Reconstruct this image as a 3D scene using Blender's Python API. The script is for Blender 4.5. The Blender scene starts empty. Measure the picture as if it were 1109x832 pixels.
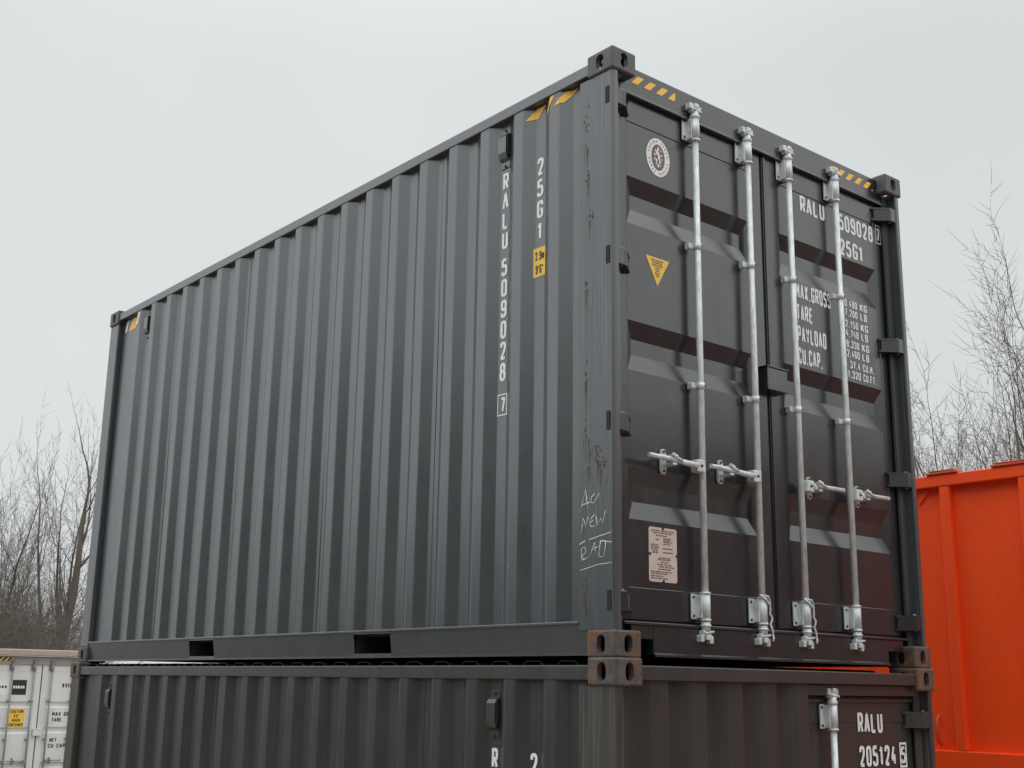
import bpy, bmesh, math, random
from mathutils import Vector, Matrix
R = math.radians
SC = bpy.context.scene
COL = SC.collection

# ------------------------------------------------------------------ camera, sky, sun, exposure
BASE = 2.591                      # height of the upper container's underside above the ground
cd = bpy.data.cameras.new('camera'); cam = bpy.data.objects.new('camera', cd); COL.objects.link(cam)
cam.location = (-3.78999, -3.82221, BASE - 0.12065)
cam.rotation_euler = (1.81177207, -0.0152067938, -0.699345743)
cd.sensor_width = 36.0; cd.lens = 1326.226 / 1109 * 36.0
cd.clip_start = 0.1; cd.clip_end = 2000
SC.camera = cam

SUN_EL, SUN_AZ = R(42), R(150)    # azimuth measured from +y towards +x
w = bpy.data.worlds.new('World'); SC.world = w; w.use_nodes = True
nt = w.node_tree; N = nt.nodes; LK = nt.links
for n in list(N): N.remove(n)
out = N.new('ShaderNodeOutputWorld'); bg = N.new('ShaderNodeBackground'); bg.inputs['Strength'].default_value = 0.1
sky = N.new('ShaderNodeTexSky'); sky.sky_type = 'NISHITA'; sky.sun_disc = False
sky.sun_elevation = SUN_EL; sky.sun_rotation = SUN_AZ; sky.dust_density = 4.0; sky.air_density = 1.0
hs = N.new('ShaderNodeHueSaturation'); hs.inputs['Saturation'].default_value = 0.25
LK.new(sky.outputs[0], hs.inputs['Color'])
tc = N.new('ShaderNodeTexCoord'); sx = N.new('ShaderNodeSeparateXYZ'); LK.new(tc.outputs['Generated'], sx.inputs[0])
mr = N.new('ShaderNodeMapRange'); mr.interpolation_type = 'SMOOTHSTEP'      # an overcast sky is brighter overhead
for k, v in (('From Min', 0.45), ('From Max', 1.0), ('To Min', 1.0), ('To Max', 3.1)): mr.inputs[k].default_value = v
LK.new(sx.outputs['Z'], mr.inputs['Value'])
cn = N.new('ShaderNodeTexNoise'); cn.inputs['Scale'].default_value = 1.7; cn.inputs['Detail'].default_value = 4
LK.new(tc.outputs['Generated'], cn.inputs['Vector'])
cr = N.new('ShaderNodeMapRange')
for k, v in (('From Min', 0.3), ('From Max', 0.7), ('To Min', 0.935), ('To Max', 1.045)): cr.inputs[k].default_value = v
LK.new(cn.outputs['Fac'], cr.inputs['Value'])
mu = N.new('ShaderNodeMath'); mu.operation = 'MULTIPLY'; dp = N.new('ShaderNodeVectorMath'); dp.operation = 'DOT_PRODUCT'             # added out-of-view sky glow that brightens the long side's reflections
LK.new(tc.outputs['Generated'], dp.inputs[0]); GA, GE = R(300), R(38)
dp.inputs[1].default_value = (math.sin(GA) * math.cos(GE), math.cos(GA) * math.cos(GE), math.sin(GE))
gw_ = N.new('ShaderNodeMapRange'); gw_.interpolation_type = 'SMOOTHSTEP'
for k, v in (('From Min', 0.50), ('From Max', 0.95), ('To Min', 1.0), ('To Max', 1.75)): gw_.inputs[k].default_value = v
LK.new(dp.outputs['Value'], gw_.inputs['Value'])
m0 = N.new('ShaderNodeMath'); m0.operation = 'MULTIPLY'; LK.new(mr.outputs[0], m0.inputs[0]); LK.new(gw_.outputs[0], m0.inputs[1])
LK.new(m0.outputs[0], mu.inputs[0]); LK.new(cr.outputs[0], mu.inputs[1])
cl = N.new('ShaderNodeVectorMath'); cl.operation = 'SCALE'; cl.inputs[0].default_value = (7.42, 7.74, 7.80); LK.new(mu.outputs[0], cl.inputs['Scale'])
mx = N.new('ShaderNodeMix'); mx.data_type = 'RGBA'; mx.inputs[0].default_value = 0.93
LK.new(hs.outputs[0], mx.inputs[6]); LK.new(cl.outputs[0], mx.inputs[7])
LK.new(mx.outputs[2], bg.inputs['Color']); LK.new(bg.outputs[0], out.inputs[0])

sd = bpy.data.lights.new('sun', 'SUN'); sd.energy = 0.6; sd.angle = R(80); sd.color = (1.0, 0.975, 0.94)
sun = bpy.data.objects.new('sun', sd); COL.objects.link(sun)
sdir = Vector((math.sin(SUN_AZ) * math.cos(SUN_EL), math.cos(SUN_AZ) * math.cos(SUN_EL), math.sin(SUN_EL)))
sun.rotation_euler = sdir.to_track_quat('Z', 'Y').to_euler(); sun.location = (8, -12, 20)
SC.view_settings.view_transform = 'Standard'; SC.view_settings.look = 'None'
SC.view_settings.exposure = 0.0; SC.view_settings.gamma = 1.0; SC.view_settings.use_curve_mapping = False

# ------------------------------------------------------------------ materials
def mat(name, col, rough=0.5, metal=0.0, spec=0.5, var=None, vscale=(6, 6, 6), vamt=0.5, vlo=0.4, vhi=0.7,
        rvar=0.0, rust=None, bump=0.0, bscale=60, streak=None, ior=1.5):
    """var: second colour mixed in by noise; streak=(colour, amount): thin upright streaks; rust=(lo, hi, scale)"""
    m = bpy.data.materials.new(name); m.use_nodes = True
    t = m.node_tree; n = t.nodes; l = t.links
    b = n['Principled BSDF']
    b.inputs['Roughness'].default_value = rough; b.inputs['Metallic'].default_value = metal
    b.inputs['Specular IOR Level'].default_value = spec; b.inputs['IOR'].default_value = ior
    tcn = n.new('ShaderNodeTexCoord')
    oi = n.new('ShaderNodeObjectInfo'); ml = n.new('ShaderNodeMath'); ml.operation = 'MULTIPLY'; ml.inputs[1].default_value = 23.0   # no two objects wear alike
    l.new(oi.outputs['Random'], ml.inputs[0]); shifted = n.new('ShaderNodeVectorMath'); shifted.operation = 'ADD'
    l.new(tcn.outputs['Object'], shifted.inputs[0]); l.new(ml.outputs[0], shifted.inputs[1])
    def noise(scale, detail=5, rgh=0.6):
        mp = n.new('ShaderNodeMapping'); mp.inputs['Scale'].default_value = scale
        l.new(shifted.outputs[0], mp.inputs[0])
        q = n.new('ShaderNodeTexNoise'); q.inputs['Scale'].default_value = 1.0; q.inputs['Detail'].default_value = detail
        q.inputs['Roughness'].default_value = rgh
        l.new(mp.outputs[0], q.inputs['Vector']); return q.outputs['Fac']
    def ramp(f, lo, hi, a=0.0, bb=1.0):
        q = n.new('ShaderNodeMapRange')
        q.inputs['From Min'].default_value = lo; q.inputs['From Max'].default_value = hi
        q.inputs['To Min'].default_value = a; q.inputs['To Max'].default_value = bb
        l.new(f, q.inputs['Value']); return q.outputs[0]
    def mixc(f, a, c):
        q = n.new('ShaderNodeMix'); q.data_type = 'RGBA'; l.new(f, q.inputs[0])
        for s, v in ((6, a), (7, c)):
            if isinstance(v, tuple): q.inputs[s].default_value = (*v, 1)
            else: l.new(v, q.inputs[s])
        return q.outputs[2]
    c = tuple(col)
    if var is not None: c = mixc(ramp(noise(vscale), vlo, vhi, 0, vamt), c, tuple(var))
    if streak is not None: c = mixc(ramp(noise((70, 70, 0.7), 3), 0.56, 0.75, 0, streak[1]), c, tuple(streak[0]))
    rgh = None
    if rust is not None:
        lo, hi, s = rust
        f = ramp(noise((s, s, s), 9, 0.72), lo, hi)
        rc = mixc(ramp(noise((s * 4, s * 4, s * 4), 4), 0.35, 0.7), (0.19, 0.080, 0.036), (0.095, 0.055, 0.038))
        c = mixc(f, c, rc)
        rgh = ramp(f, 0, 1, rough, 0.85)
    if isinstance(c, tuple): b.inputs['Base Color'].default_value = (*c, 1)
    else: l.new(c, b.inputs['Base Color'])
    if rgh is not None: l.new(rgh, b.inputs['Roughness'])
    elif rvar: l.new(ramp(noise((9, 9, 5)), 0.3, 0.7, rough - rvar, rough + rvar), b.inputs['Roughness'])
    if bump:
        bp = n.new('ShaderNodeBump'); bp.inputs['Strength'].default_value = bump; bp.inputs['Distance'].default_value = 0.01
        l.new(noise((bscale,) * 3), bp.inputs['Height']); l.new(bp.outputs[0], b.inputs['Normal'])
    return m

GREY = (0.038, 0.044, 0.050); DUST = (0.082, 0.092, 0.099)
M = {}
M['paint'] = mat('grey_paint', GREY, 0.29, ior=1.95, var=DUST, vscale=(3, 3, 1.2), vamt=0.20, rvar=0.03, streak=(DUST, 0.22), bump=0.03, bscale=45)
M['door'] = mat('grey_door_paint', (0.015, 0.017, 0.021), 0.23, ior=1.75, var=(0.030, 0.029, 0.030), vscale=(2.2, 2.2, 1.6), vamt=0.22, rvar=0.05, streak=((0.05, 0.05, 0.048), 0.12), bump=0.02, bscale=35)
M['post'] = mat('scuffed_post_paint', GREY, 0.32, ior=1.8, var=DUST, vscale=(25, 25, 1.1), vamt=0.35, rust=(0.665, 0.74, 9), streak=((0.20, 0.205, 0.20), 0.55))
M['cast'] = mat('grey_casting', (0.060, 0.064, 0.066), 0.5, var=(0.12, 0.115, 0.11), vscale=(20, 20, 20), vamt=0.5, rust=(0.60, 0.72, 14), bump=0.15)
M['rustcast'] = mat('rusty_casting', (0.050, 0.050, 0.049), 0.5, var=(0.13, 0.115, 0.10), vscale=(22, 22, 22), vamt=0.7, rust=(0.50, 0.57, 12), bump=0.2)
M['paint2'] = mat('warm_grey_paint', (0.024, 0.0235, 0.023), 0.36, ior=1.68, var=(0.050, 0.048, 0.046), vscale=(3, 3, 1.2), vamt=0.3, rvar=0.05, streak=((0.11, 0.108, 0.10), 0.25), bump=0.03, bscale=45)
M['post2'] = mat('warm_scuffed_paint', (0.036, 0.034, 0.032), 0.42, var=(0.13, 0.125, 0.115), vscale=(30, 30, 1.0), vamt=0.45, rust=(0.66, 0.74, 9), streak=((0.22, 0.21, 0.195), 0.5))
M['dark'] = mat('recess_shade_and_screws', (0.012, 0.012, 0.013), 0.8)  # near-black stands for shade inside the hinge slots; also on vent fittings
M['rubber'] = mat('door_gasket', (0.018, 0.018, 0.019), 0.6)
M['under'] = mat('dark_underside', (0.03, 0.03, 0.03), 0.8)
M['galv'] = mat('galvanised_steel', (0.67, 0.71, 0.71), 0.42, metal=0.2, var=(0.38, 0.41, 0.41), vscale=(55, 55, 16), vamt=0.85, bump=0.06, bscale=120)
M['bolt'] = mat('dark_bolt', (0.05, 0.05, 0.05), 0.5, metal=0.5)
M['white'] = mat('white_lettering', (0.80, 0.81, 0.80), 0.5, var=(0.62, 0.63, 0.63), vscale=(30, 30, 30), vamt=0.5)
M['yellow'] = mat('yellow_vinyl', (0.92, 0.52, 0.06), 0.5, var=(0.84, 0.46, 0.08), vscale=(25, 25, 25), vamt=0.5)
M['yellow2'] = mat('yellow_sticker', (0.80, 0.52, 0.06), 0.45, var=(0.75, 0.47, 0.09), vscale=(20, 20, 20), vamt=0.5)
M['black'] = mat('black_print', (0.02, 0.02, 0.02), 0.5)
M['plate'] = mat('weathered_plate', (0.60, 0.52, 0.48), 0.4, metal=0.15, var=(0.55, 0.36, 0.29), vscale=(14, 14, 9), vamt=0.6)
M['print'] = mat('plate_print', (0.16, 0.11, 0.10), 0.6)
M['chalk'] = mat('chalk_marker', (0.72, 0.72, 0.66), 0.8, var=(0.35, 0.36, 0.34), vscale=(90, 90, 90), vamt=0.8)
M['wpaint'] = mat('off_white_paint', (0.66, 0.685, 0.675), 0.5, var=(0.48, 0.49, 0.47), vscale=(2.5, 2.5, 1.4), vamt=0.5, streak=((0.36, 0.35, 0.32), 0.25))
M['wgrey'] = mat('grey_header_paint', (0.30, 0.31, 0.28), 0.55, var=(0.2, 0.2, 0.18), vscale=(4, 4, 4), vamt=0.5)
M['wrust'] = mat('faded_brown_rail', (0.40, 0.315, 0.275), 0.7, var=(0.33, 0.285, 0.24), vscale=(5, 5, 9), vamt=0.8)
M['wgalv'] = mat('dull_galvanised_steel', (0.23, 0.235, 0.235), 0.55, metal=0.2, var=(0.3, 0.3, 0.3), vscale=(20, 20, 6), vamt=0.5)
M['label'] = mat('white_label', (0.75, 0.75, 0.73), 0.5)
M['blue'] = mat('dark_blue_print', (0.02, 0.03, 0.09), 0.5)
M['orange'] = mat('orange_paint', (0.98, 0.080, 0.006), 0.42, var=(0.86, 0.072, 0.012), vscale=(1.6, 1.6, 0.9), vamt=0.8, rvar=0.08, streak=((0.55, 0.10, 0.04), 0.35), bump=0.03, bscale=20)
M['orangewear'] = mat('scuffed_orange_paint', (0.60, 0.075, 0.022), 0.6, var=(0.30, 0.10, 0.06), vscale=(12, 12, 12), vamt=0.7)
M['bark'] = mat('bare_bark', (0.075, 0.064, 0.052), 0.9, var=(0.15, 0.135, 0.11), vscale=(9, 9, 2), vamt=0.7, bump=0.4, bscale=30)
M['twig'] = mat('bare_twigs', (0.105, 0.088, 0.072), 0.9, var=(0.13, 0.11, 0.09), vscale=(1, 1, 1), vamt=0.6)

# ground
gm = mat('muddy_gravel', (0.19, 0.145, 0.122), 0.9, var=(0.27, 0.24, 0.215), vscale=(0.5, 0.5, 0.5), vamt=0.8, bump=0.5, bscale=25)

# ------------------------------------------------------------------ helpers
def smooth(a, b, x):
    t = max(0, min(1, (x - a) / (b - a))); return t * t * (3 - 2 * t)

class MB:
    """collects shapes for ONE mesh object"""
    def __init__(s): s.v = []; s.f = []; s.sm = []; s.mi = []; s.cur = 0
    def add(s, vs, fs, sm=False):
        o = len(s.v); s.v += [tuple(p) for p in vs]
        for f in fs: s.f.append([o + i for i in f]); s.sm.append(sm); s.mi.append(s.cur)
        return s
    def box(s, x0, x1, y0, y1, z0, z1):
        s.add([(x0, y0, z0), (x1, y0, z0), (x1, y1, z0), (x0, y1, z0), (x0, y0, z1), (x1, y0, z1), (x1, y1, z1), (x0, y1, z1)],
              [(0, 3, 2, 1), (4, 5, 6, 7), (0, 1, 5, 4), (1, 2, 6, 5), (2, 3, 7, 6), (3, 0, 4, 7)]); return s
    def bbox(s, x0, x1, y0, y1, z0, z1, b=0.004):
        bm = bmesh.new(); bmesh.ops.create_cube(bm, size=1)
        for q in bm.verts: q.co = Vector(((x0 + x1) / 2 + q.co.x * (x1 - x0), (y0 + y1) / 2 + q.co.y * (y1 - y0), (z0 + z1) / 2 + q.co.z * (z1 - z0)))
        bmesh.ops.bevel(bm, geom=bm.edges[:], offset=b, segments=2, affect='EDGES', profile=0.5)
        s.bm(bm); return s
    def bm(s, bm, sm=False):
        bm.verts.index_update()
        s.add([q.co[:] for q in bm.verts], [[q.index for q in f.verts] for f in bm.faces], sm); bm.free(); return s
    def tube(s, path, r, k=10, cap=True, sm=True):
        path = [Vector(p) for p in path]; n = len(path); rr = r if isinstance(r, (list, tuple)) else [r] * n
        vs, fs = [], []; ref = None
        for i, p in enumerate(path):
            d = (path[min(i + 1, n - 1)] - path[max(i - 1, 0)]).normalized()
            if ref is None: ref = Vector((0, 0, 1)) if abs(d.z) < 0.9 else Vector((1, 0, 0))
            a = (ref - d * ref.dot(d)).normalized(); ref = a; b = d.cross(a)
            for j in range(k):
                t = 2 * math.pi * j / k; vs.append(p + (a * math.cos(t) + b * math.sin(t)) * rr[i])
        for i in range(n - 1):
            for j in range(k):
                j2 = (j + 1) % k; fs.append((i * k + j, i * k + j2, (i + 1) * k + j2, (i + 1) * k + j))
        s.add(vs, fs, sm)
        if cap:
            o = len(s.v) - n * k
            for base, rev in ((0, True), ((n - 1) * k, False)):
                f = [o + base + j for j in range(k)]
                s.f.append(f[::-1] if rev else f); s.sm.append(False); s.mi.append(s.cur)
        return s
    def prism(s, poly, axis, a, b):
        """poly: 2D outline; axis: 'x','y','z' extruded from a to b"""
        n = len(poly)
        def P(u, v, h): return {'x': (h, u, v), 'y': (u, h, v), 'z': (u, v, h)}[axis]
        vs = [P(u, v, a) for u, v in poly] + [P(u, v, b) for u, v in poly]
        fs = [tuple(range(n))[::-1], tuple(range(n, 2 * n))] + [(i, (i + 1) % n, n + (i + 1) % n, n + i) for i in range(n)]
        s.add(vs, fs); return s
    def sheet(s, rows):
        """grid of points rows[i][j]"""
        m = len(rows[0]); vs = [p for r in rows for p in r]; fs = []
        for i in range(len(rows) - 1):
            for j in range(m - 1): fs.append((i * m + j, i * m + j + 1, (i + 1) * m + j + 1, (i + 1) * m + j))
        s.add(vs, fs); return s
    def build(s, name, mats, parent=None, loc=None, fix=True, thick=0.0):
        me = bpy.data.meshes.new(name); me.from_pydata(s.v, [], s.f)
        for p, q, mi in zip(me.polygons, s.sm, s.mi): p.use_smooth = q; p.material_index = mi
        for m_ in (mats if isinstance(mats, (list, tuple)) else [mats]): me.materials.append(m_)
        if fix:
            bm = bmesh.new(); bm.from_mesh(me); bmesh.ops.recalc_face_normals(bm, faces=bm.faces[:]); bm.to_mesh(me); bm.free()
        me.update()
        o = bpy.data.objects.new(name, me); COL.objects.link(o)
        if parent is not None: o.parent = parent
        if loc is not None: o.location = loc
        if thick:
            md = o.modifiers.new('thickness', 'SOLIDIFY'); md.thickness = thick; md.offset = 0
        return o

def thing(name, label, cat, loc=(0, 0, 0), rz=0.0, group=None):
    o = bpy.data.objects.new(name, None); COL.objects.link(o); o.location = loc; o.rotation_euler = (0, 0, rz)
    o.empty_display_size = 0.2; o['label'] = label; o['category'] = cat
    if group: o['group'] = group
    return o
def inst(src, parent, loc=(0, 0, 0), name=None, scale=None, m=None):
    o = src.copy(); COL.objects.link(o); o.parent = parent; o.location = loc
    if scale: o.scale = scale
    if m:
        o.data = src.data.copy(); o.data.materials.clear(); o.data.materials.append(m)
    return o

# ---- lettering: a narrow round-cornered stencil letter drawn as ribbons of even width, like paint-mask numerals
GL = {'0': [[(0,0),(1,0),(1,1),(0,1),'c']], '1': [[(.05,.74),(.70,1.0)],[(.62,1),(.62,0)]], '2': [[(0,.74),(0,1),(1,1),(1,.62),(.02,.0)],[(-.02,0),(1,0)]],
 '3': [[(0,.8),(0,1),(1,1),(1,.54),(.4,.54)],[(.4,.54),(1,.54),(1,0),(0,0),(0,.2)]], '4': [[(.6,1),(.0,.28)],[(-.06,.28),(1.08,.28)],[(.78,.55),(.78,0)]],
 '5': [[(.98,1),(-.04,1)],[(.03,1),(.03,.52)],[(0,.59),(1,.59),(1,0),(0,0),(0,.2)]], '6': [[(0,0),(1,0),(1,.56),(0,.56),'c'],[(0,.5),(0,1),(1,1),(1,.8)]], '7': [[(0,1),(1.06,1)],[(1,1),(.4,0)]],
 '8': [[(0,0),(1,0),(1,.53),(0,.53),'c'],[(.06,.53),(.94,.53),(.94,1),(.06,1),'c']], '9': [[(0,.44),(1,.44),(1,1),(0,1),'c'],[(1,.5),(1,0),(0,0),(0,.2)]],
 'A': [[(-.04,0),(.46,1)],[(.54,1),(1.04,0)],[(.40,1),(.60,1)],[(.2,.28),(.8,.28)]], 'B': [[(0,-.08),(0,1.08)],[(0,1),(.95,1),(.95,.53),(0,.53)],[(.5,.53),(1,.53),(1,0),(0,0)]], 'C': [[(1,.74),(1,1),(0,1),(0,0),(1,0),(1,.26)]],
 'D': [[(0,0),(1,0),(1,1),(0,1),'c']], 'E': [[(1,1),(0,1),(0,0),(1,0)],[(0,.52),(.85,.52)]], 'F': [[(1,1),(0,1),(0,0)],[(0,.52),(.85,.52)]], 'G': [[(1,.76),(1,1),(0,1),(0,0),(1,0),(1,.47),(.52,.47)]],
 'H': [[(0,0),(0,1)],[(1,0),(1,1)],[(0,.52),(1,.52)]], 'I': [[(.5,0),(.5,1)]], 'K': [[(0,0),(0,1)],[(1,1),(.05,.42)],[(.35,.60),(1.02,0)]], 'L': [[(0,1),(0,0),(.95,0)]],
 'M': [[(-.06,0),(-.06,1)],[(-.06,1),(.5,.34)],[(.5,.34),(1.06,1)],[(1.06,1),(1.06,0)]], 'N': [[(0,0),(0,1)],[(0,1),(1,0)],[(1,0),(1,1)]], 'O': [[(0,0),(1,0),(1,1),(0,1),'c']], 'P': [[(0,0),(0,1.08)],[(0,1),(1,1),(1,.46),(0,.46)]],
 'R': [[(0,0),(0,1.08)],[(0,1),(1,1),(1,.48),(0,.48)],[(.5,.48),(1.02,0)]], 'S': [[(1,.8),(1,1),(0,1),(0,.53),(1,.53),(1,0),(0,0),(0,.2)]], 'T': [[(-.05,1),(1.05,1)],[(.5,1),(.5,0)]], 'U': [[(0,1),(0,0),(1,0),(1,1)]],
 'X': [[(0,0),(1,1)],[(0,1),(1,0)]], 'Y': [[(-.05,1),(.5,.44),(1.05,1)],[(.5,.46),(.5,0)]], '.': [[(.2,-.07),(.2,.08)]], ',': [[(.3,.04),(.1,-.14)]], "'": [[(.3,1),(.3,.78)]], '"': [[(.2,1),(.2,.78)],[(.8,1),(.8,.78)]],
 'm': [[(-.1,0),(-.1,.66),(.5,.66),(.5,0)],[(.5,.66),(1.1,.66),(1.1,0)]]}
SHARP = set('ANKMX4Y7')
ST, GW = .168, .29                                # stroke width and glyph width between stroke centres, for cap height 1
def ribbon(pts, t, closed):
    """2D outline quads along a polyline with mitred joints"""
    P = [Vector(p) for p in pts]; n = len(P); vs, fs = [], []
    for i in range(n):
        a = P[i - 1] if (i or closed) else None; b = P[(i + 1) % n] if (i < n - 1 or closed) else None
        d1 = (P[i] - a).normalized() if a is not None else (b - P[i]).normalized()
        d2 = (b - P[i]).normalized() if b is not None else d1
        n1 = Vector((-d1.y, d1.x)); n2 = Vector((-d2.y, d2.x)); m = n1 + n2
        m = m.normalized() if m.length > 1e-4 else n1
        k = t / 2 / max(.45, m.dot(n1)); vs += [P[i] + m * k, P[i] - m * k]
    for i in range(n if closed else n - 1): j = (i + 1) % n; fs.append((2 * i, 2 * i + 1, 2 * j + 1, 2 * j))
    return vs, fs
def roundoff(pts, closed, r):
    n = len(pts); q = []
    for i in range(n):
        if not closed and i in (0, n - 1): q.append(pts[i]); continue
        a, b, c = Vector(pts[i - 1]), Vector(pts[i]), Vector(pts[(i + 1) % n])
        d1, d2 = a - b, c - b; t = min(r, d1.length * .48, d2.length * .48)
        p1 = b + d1.normalized() * t; p2 = b + d2.normalized() * t
        for s_ in (0, .33, .67, 1): q.append(tuple(p1.lerp(b, s_).lerp(b.lerp(p2, s_), s_)))
    return q
def text(mb, s_, org, u, v, width=None, h=0.1, sxr=1.0, align='L', bold=1.0):
    """org: lower left corner; u, v: directions along and up; width fits the whole word"""
    x = 0; items = []
    for ch in s_:
        if ch == ' ': x += .42; continue
        nar = ch in ".,'"; gw = .06 if nar else (.12 if ch in '1I"' else GW); 
        if ch == '1': gw = .20
        if ch == 'I': gw = .02
        if ch == 'M': x += .03
        items.append((ch, x, gw)); x += gw + ST + .105 + (.03 if ch == 'M' else 0)
    tot = x - .105; k = width / tot if width else sxr
    off = {'L': 0, 'C': -tot / 2, 'R': -tot}[align]
    org, u, v = Vector(org), Vector(u), Vector(v); nrm = u.cross(v); lay = 0
    for ch, gx, gw in items:
        for path in GL[ch]:
            closed = path[-1] == 'c'; pp = [p for p in path if p != 'c']
            pp = [(ST / 2 + px * gw, ST / 2 + py * (1 - ST)) for px, py in pp]
            pp = roundoff(pp, closed, .02 if ch in SHARP else (.09 if ch in 'EFLTRPDB' else .15))
            vs, fs = ribbon(pp, ST * bold, closed)
            mb.add([org + u * ((q.x + gx + off) * k) + v * (q.y * h) + nrm * (.00025 * (lay % 3)) for q in vs], fs); lay += 1
def frame_box(mb, org, u, v, w_, h_, t=0.006):
    org, u, v = Vector(org), Vector(u), Vector(v)
    for a, b, c, d in ((0, w_, 0, t), (0, w_, h_ - t, h_), (0, t, t, h_ - t), (w_ - t, w_, t, h_ - t)):
        mb.add([org + u * a + v * c, org + u * b + v * c, org + u * b + v * d, org + u * a + v * d], [(0, 1, 2, 3)])

def clip(poly, axis, val, keep_less):
    outp = []; n = len(poly)
    for i in range(n):
        a, b = poly[i], poly[(i + 1) % n]
        ia = (a[axis] <= val) if keep_less else (a[axis] >= val); ib = (b[axis] <= val) if keep_less else (b[axis] >= val)
        if ia: outp.append(a)
        if ia != ib:
            t = (val - a[axis]) / (b[axis] - a[axis]); outp.append((a[0] + t * (b[0] - a[0]), a[1] + t * (b[1] - a[1])))
    return outp
def hazard(x0, x1, z0, z1, pitch, lean, start=0.0):
    res = []; x = x0 - pitch * 2 + start
    while x < x1 + pitch:
        p = [(x, z0), (x + pitch * 0.5, z0), (x + pitch * 0.5 + lean, z1), (x + lean, z1)]
        for a, v, k in ((0, x0, False), (0, x1, True)):
            if p: p = clip(p, a, v, k)
        if len(p) > 2: res.append(p)
        x += pitch
    return res

# ------------------------------------------------------------------ ground
g = MB(); RR = 900; K = 48
g.add([(0, 0, 0)] + [(r * math.cos(2 * math.pi * j / K), r * math.sin(2 * math.pi * j / K), 0) for r in (30, 120, RR) for j in range(K)],
      [(0, 1 + j, 1 + (j + 1) % K) for j in range(K)] + [(1 + i * K + j, 1 + (i + 1) * K + j, 1 + (i + 1) * K + (j + 1) % K, 1 + i * K + (j + 1) % K) for i in range(2) for j in range(K)])
go = g.build('ground', gm); go['kind'] = 'structure'

# unseen banks added behind the camera to darken what the glossy paint mirrors
def mirrored_bank(a0, a1, height, m, seed):
    rr = random.Random(seed); rows = []; n = int((a1 - a0) / 4.5); AZ = [a0 + (a1 - a0) * k / n for k in range(n + 1)]
    for rad, zz in ((17, -.05), (18.5, .35), (20, .72), (21.5, 1.0), (25, 1.02), (30, .55), (34, -.05)):
        row = []
        for a in AZ:
            hh = height(a) * min(1, max(0, (a - a0) / 14), max(0, (a1 - a) / 14)); rj = rad + rr.uniform(-.5, .5)
            row.append((cam.location.x + rj * math.sin(R(a)), cam.location.y + rj * math.cos(R(a)), zz * hh + (rr.uniform(-.3, .3) if zz > 0 else 0)))
        rows.append(row)
    o = MB().sheet(rows).build('added_mirrored_bank', m, fix=True); o['kind'] = 'structure'
mirrored_bank(95, 222, lambda a: 8.0, mat('brown_mirrored_bank', (0.17, 0.078, 0.058), 0.95, var=(0.09, 0.055, 0.042), vscale=(.6, .6, .6), vamt=.8, bump=.6, bscale=8), 77)
mirrored_bank(208, 354, lambda a: 10.8 - 5.2 * smooth(298, 314, a), mat('grey_mirrored_bank', (0.060, 0.064, 0.058), 0.95, var=(0.095, 0.09, 0.07), vscale=(.6, .6, .6), vamt=.8, bump=.6, bscale=8), 78)

# ------------------------------------------------------------------ container pieces
L, W = 6.058, 2.438
def stadium(w_, h_, n=8):
    r = w_ / 2; s = h_ / 2 - r
    return [(r * math.cos(t), s + r * math.sin(t)) for t in [math.pi * i / n for i in range(n + 1)]] + \
           [(r * math.cos(t), -s + r * math.sin(t)) for t in [math.pi + math.pi * i / n for i in range(n + 1)]]
def make_casting():
    """hollow corner casting with oblong holes, centred on x, y, base at z=0"""
    cx, cy, cz = 0.162, 0.178, 0.118
    a = MB().bbox(-cx / 2, cx / 2, -cy / 2, cy / 2, 0, cz, 0.009).build('casting_block', M['cast'])
    cuts = [MB().box(-cx / 2 + .026, cx / 2 - .026, -cy / 2 + .026, cy / 2 - .026, .022, cz - .022).build('cut', M['dark']),
            MB().prism([(u, v + cz / 2) for u, v in stadium(.050, .080)], 'y', -.2, .2).build('cut', M['dark']),
            MB().prism([(u, v + cz / 2) for u, v in stadium(.052, .080)], 'x', -.2, .2).build('cut', M['dark']),
            MB().prism(stadium(.064, .120), 'z', -.05, .2).build('cut', M['dark'])]
    for c in cuts:
        md = a.modifiers.new('b', 'BOOLEAN'); md.operation = 'DIFFERENCE'; md.object = c; md.solver = 'EXACT'
    dg = bpy.context.evaluated_depsgraph_get(); dg.update()
    me = bpy.data.meshes.new_from_object(a.evaluated_get(dg)); me.name = 'corner_casting'
    for c in cuts + [a]: bpy.data.objects.remove(c)
    o = bpy.data.objects.new('corner_casting', me)
    me.materials.clear(); me.materials.append(M['cast'])
    for p in me.polygons: p.material_index = 0
    return o
CAST = make_casting()
def castings(root, H, low, top):
    for ix, x in enumerate((.081 - .006, W - .081 + .006)):
        for iy, y in enumerate((.089 - .006, L - .089 + .006)):
            for iz, z in enumerate((0, H - .118)):
                o = bpy.data.objects.new('corner_casting', CAST.data.copy()); COL.objects.link(o); o.parent = root; o.location = (x, y, z)
                o.data.materials.clear(); o.data.materials.append((low, top)[iz])

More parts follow.
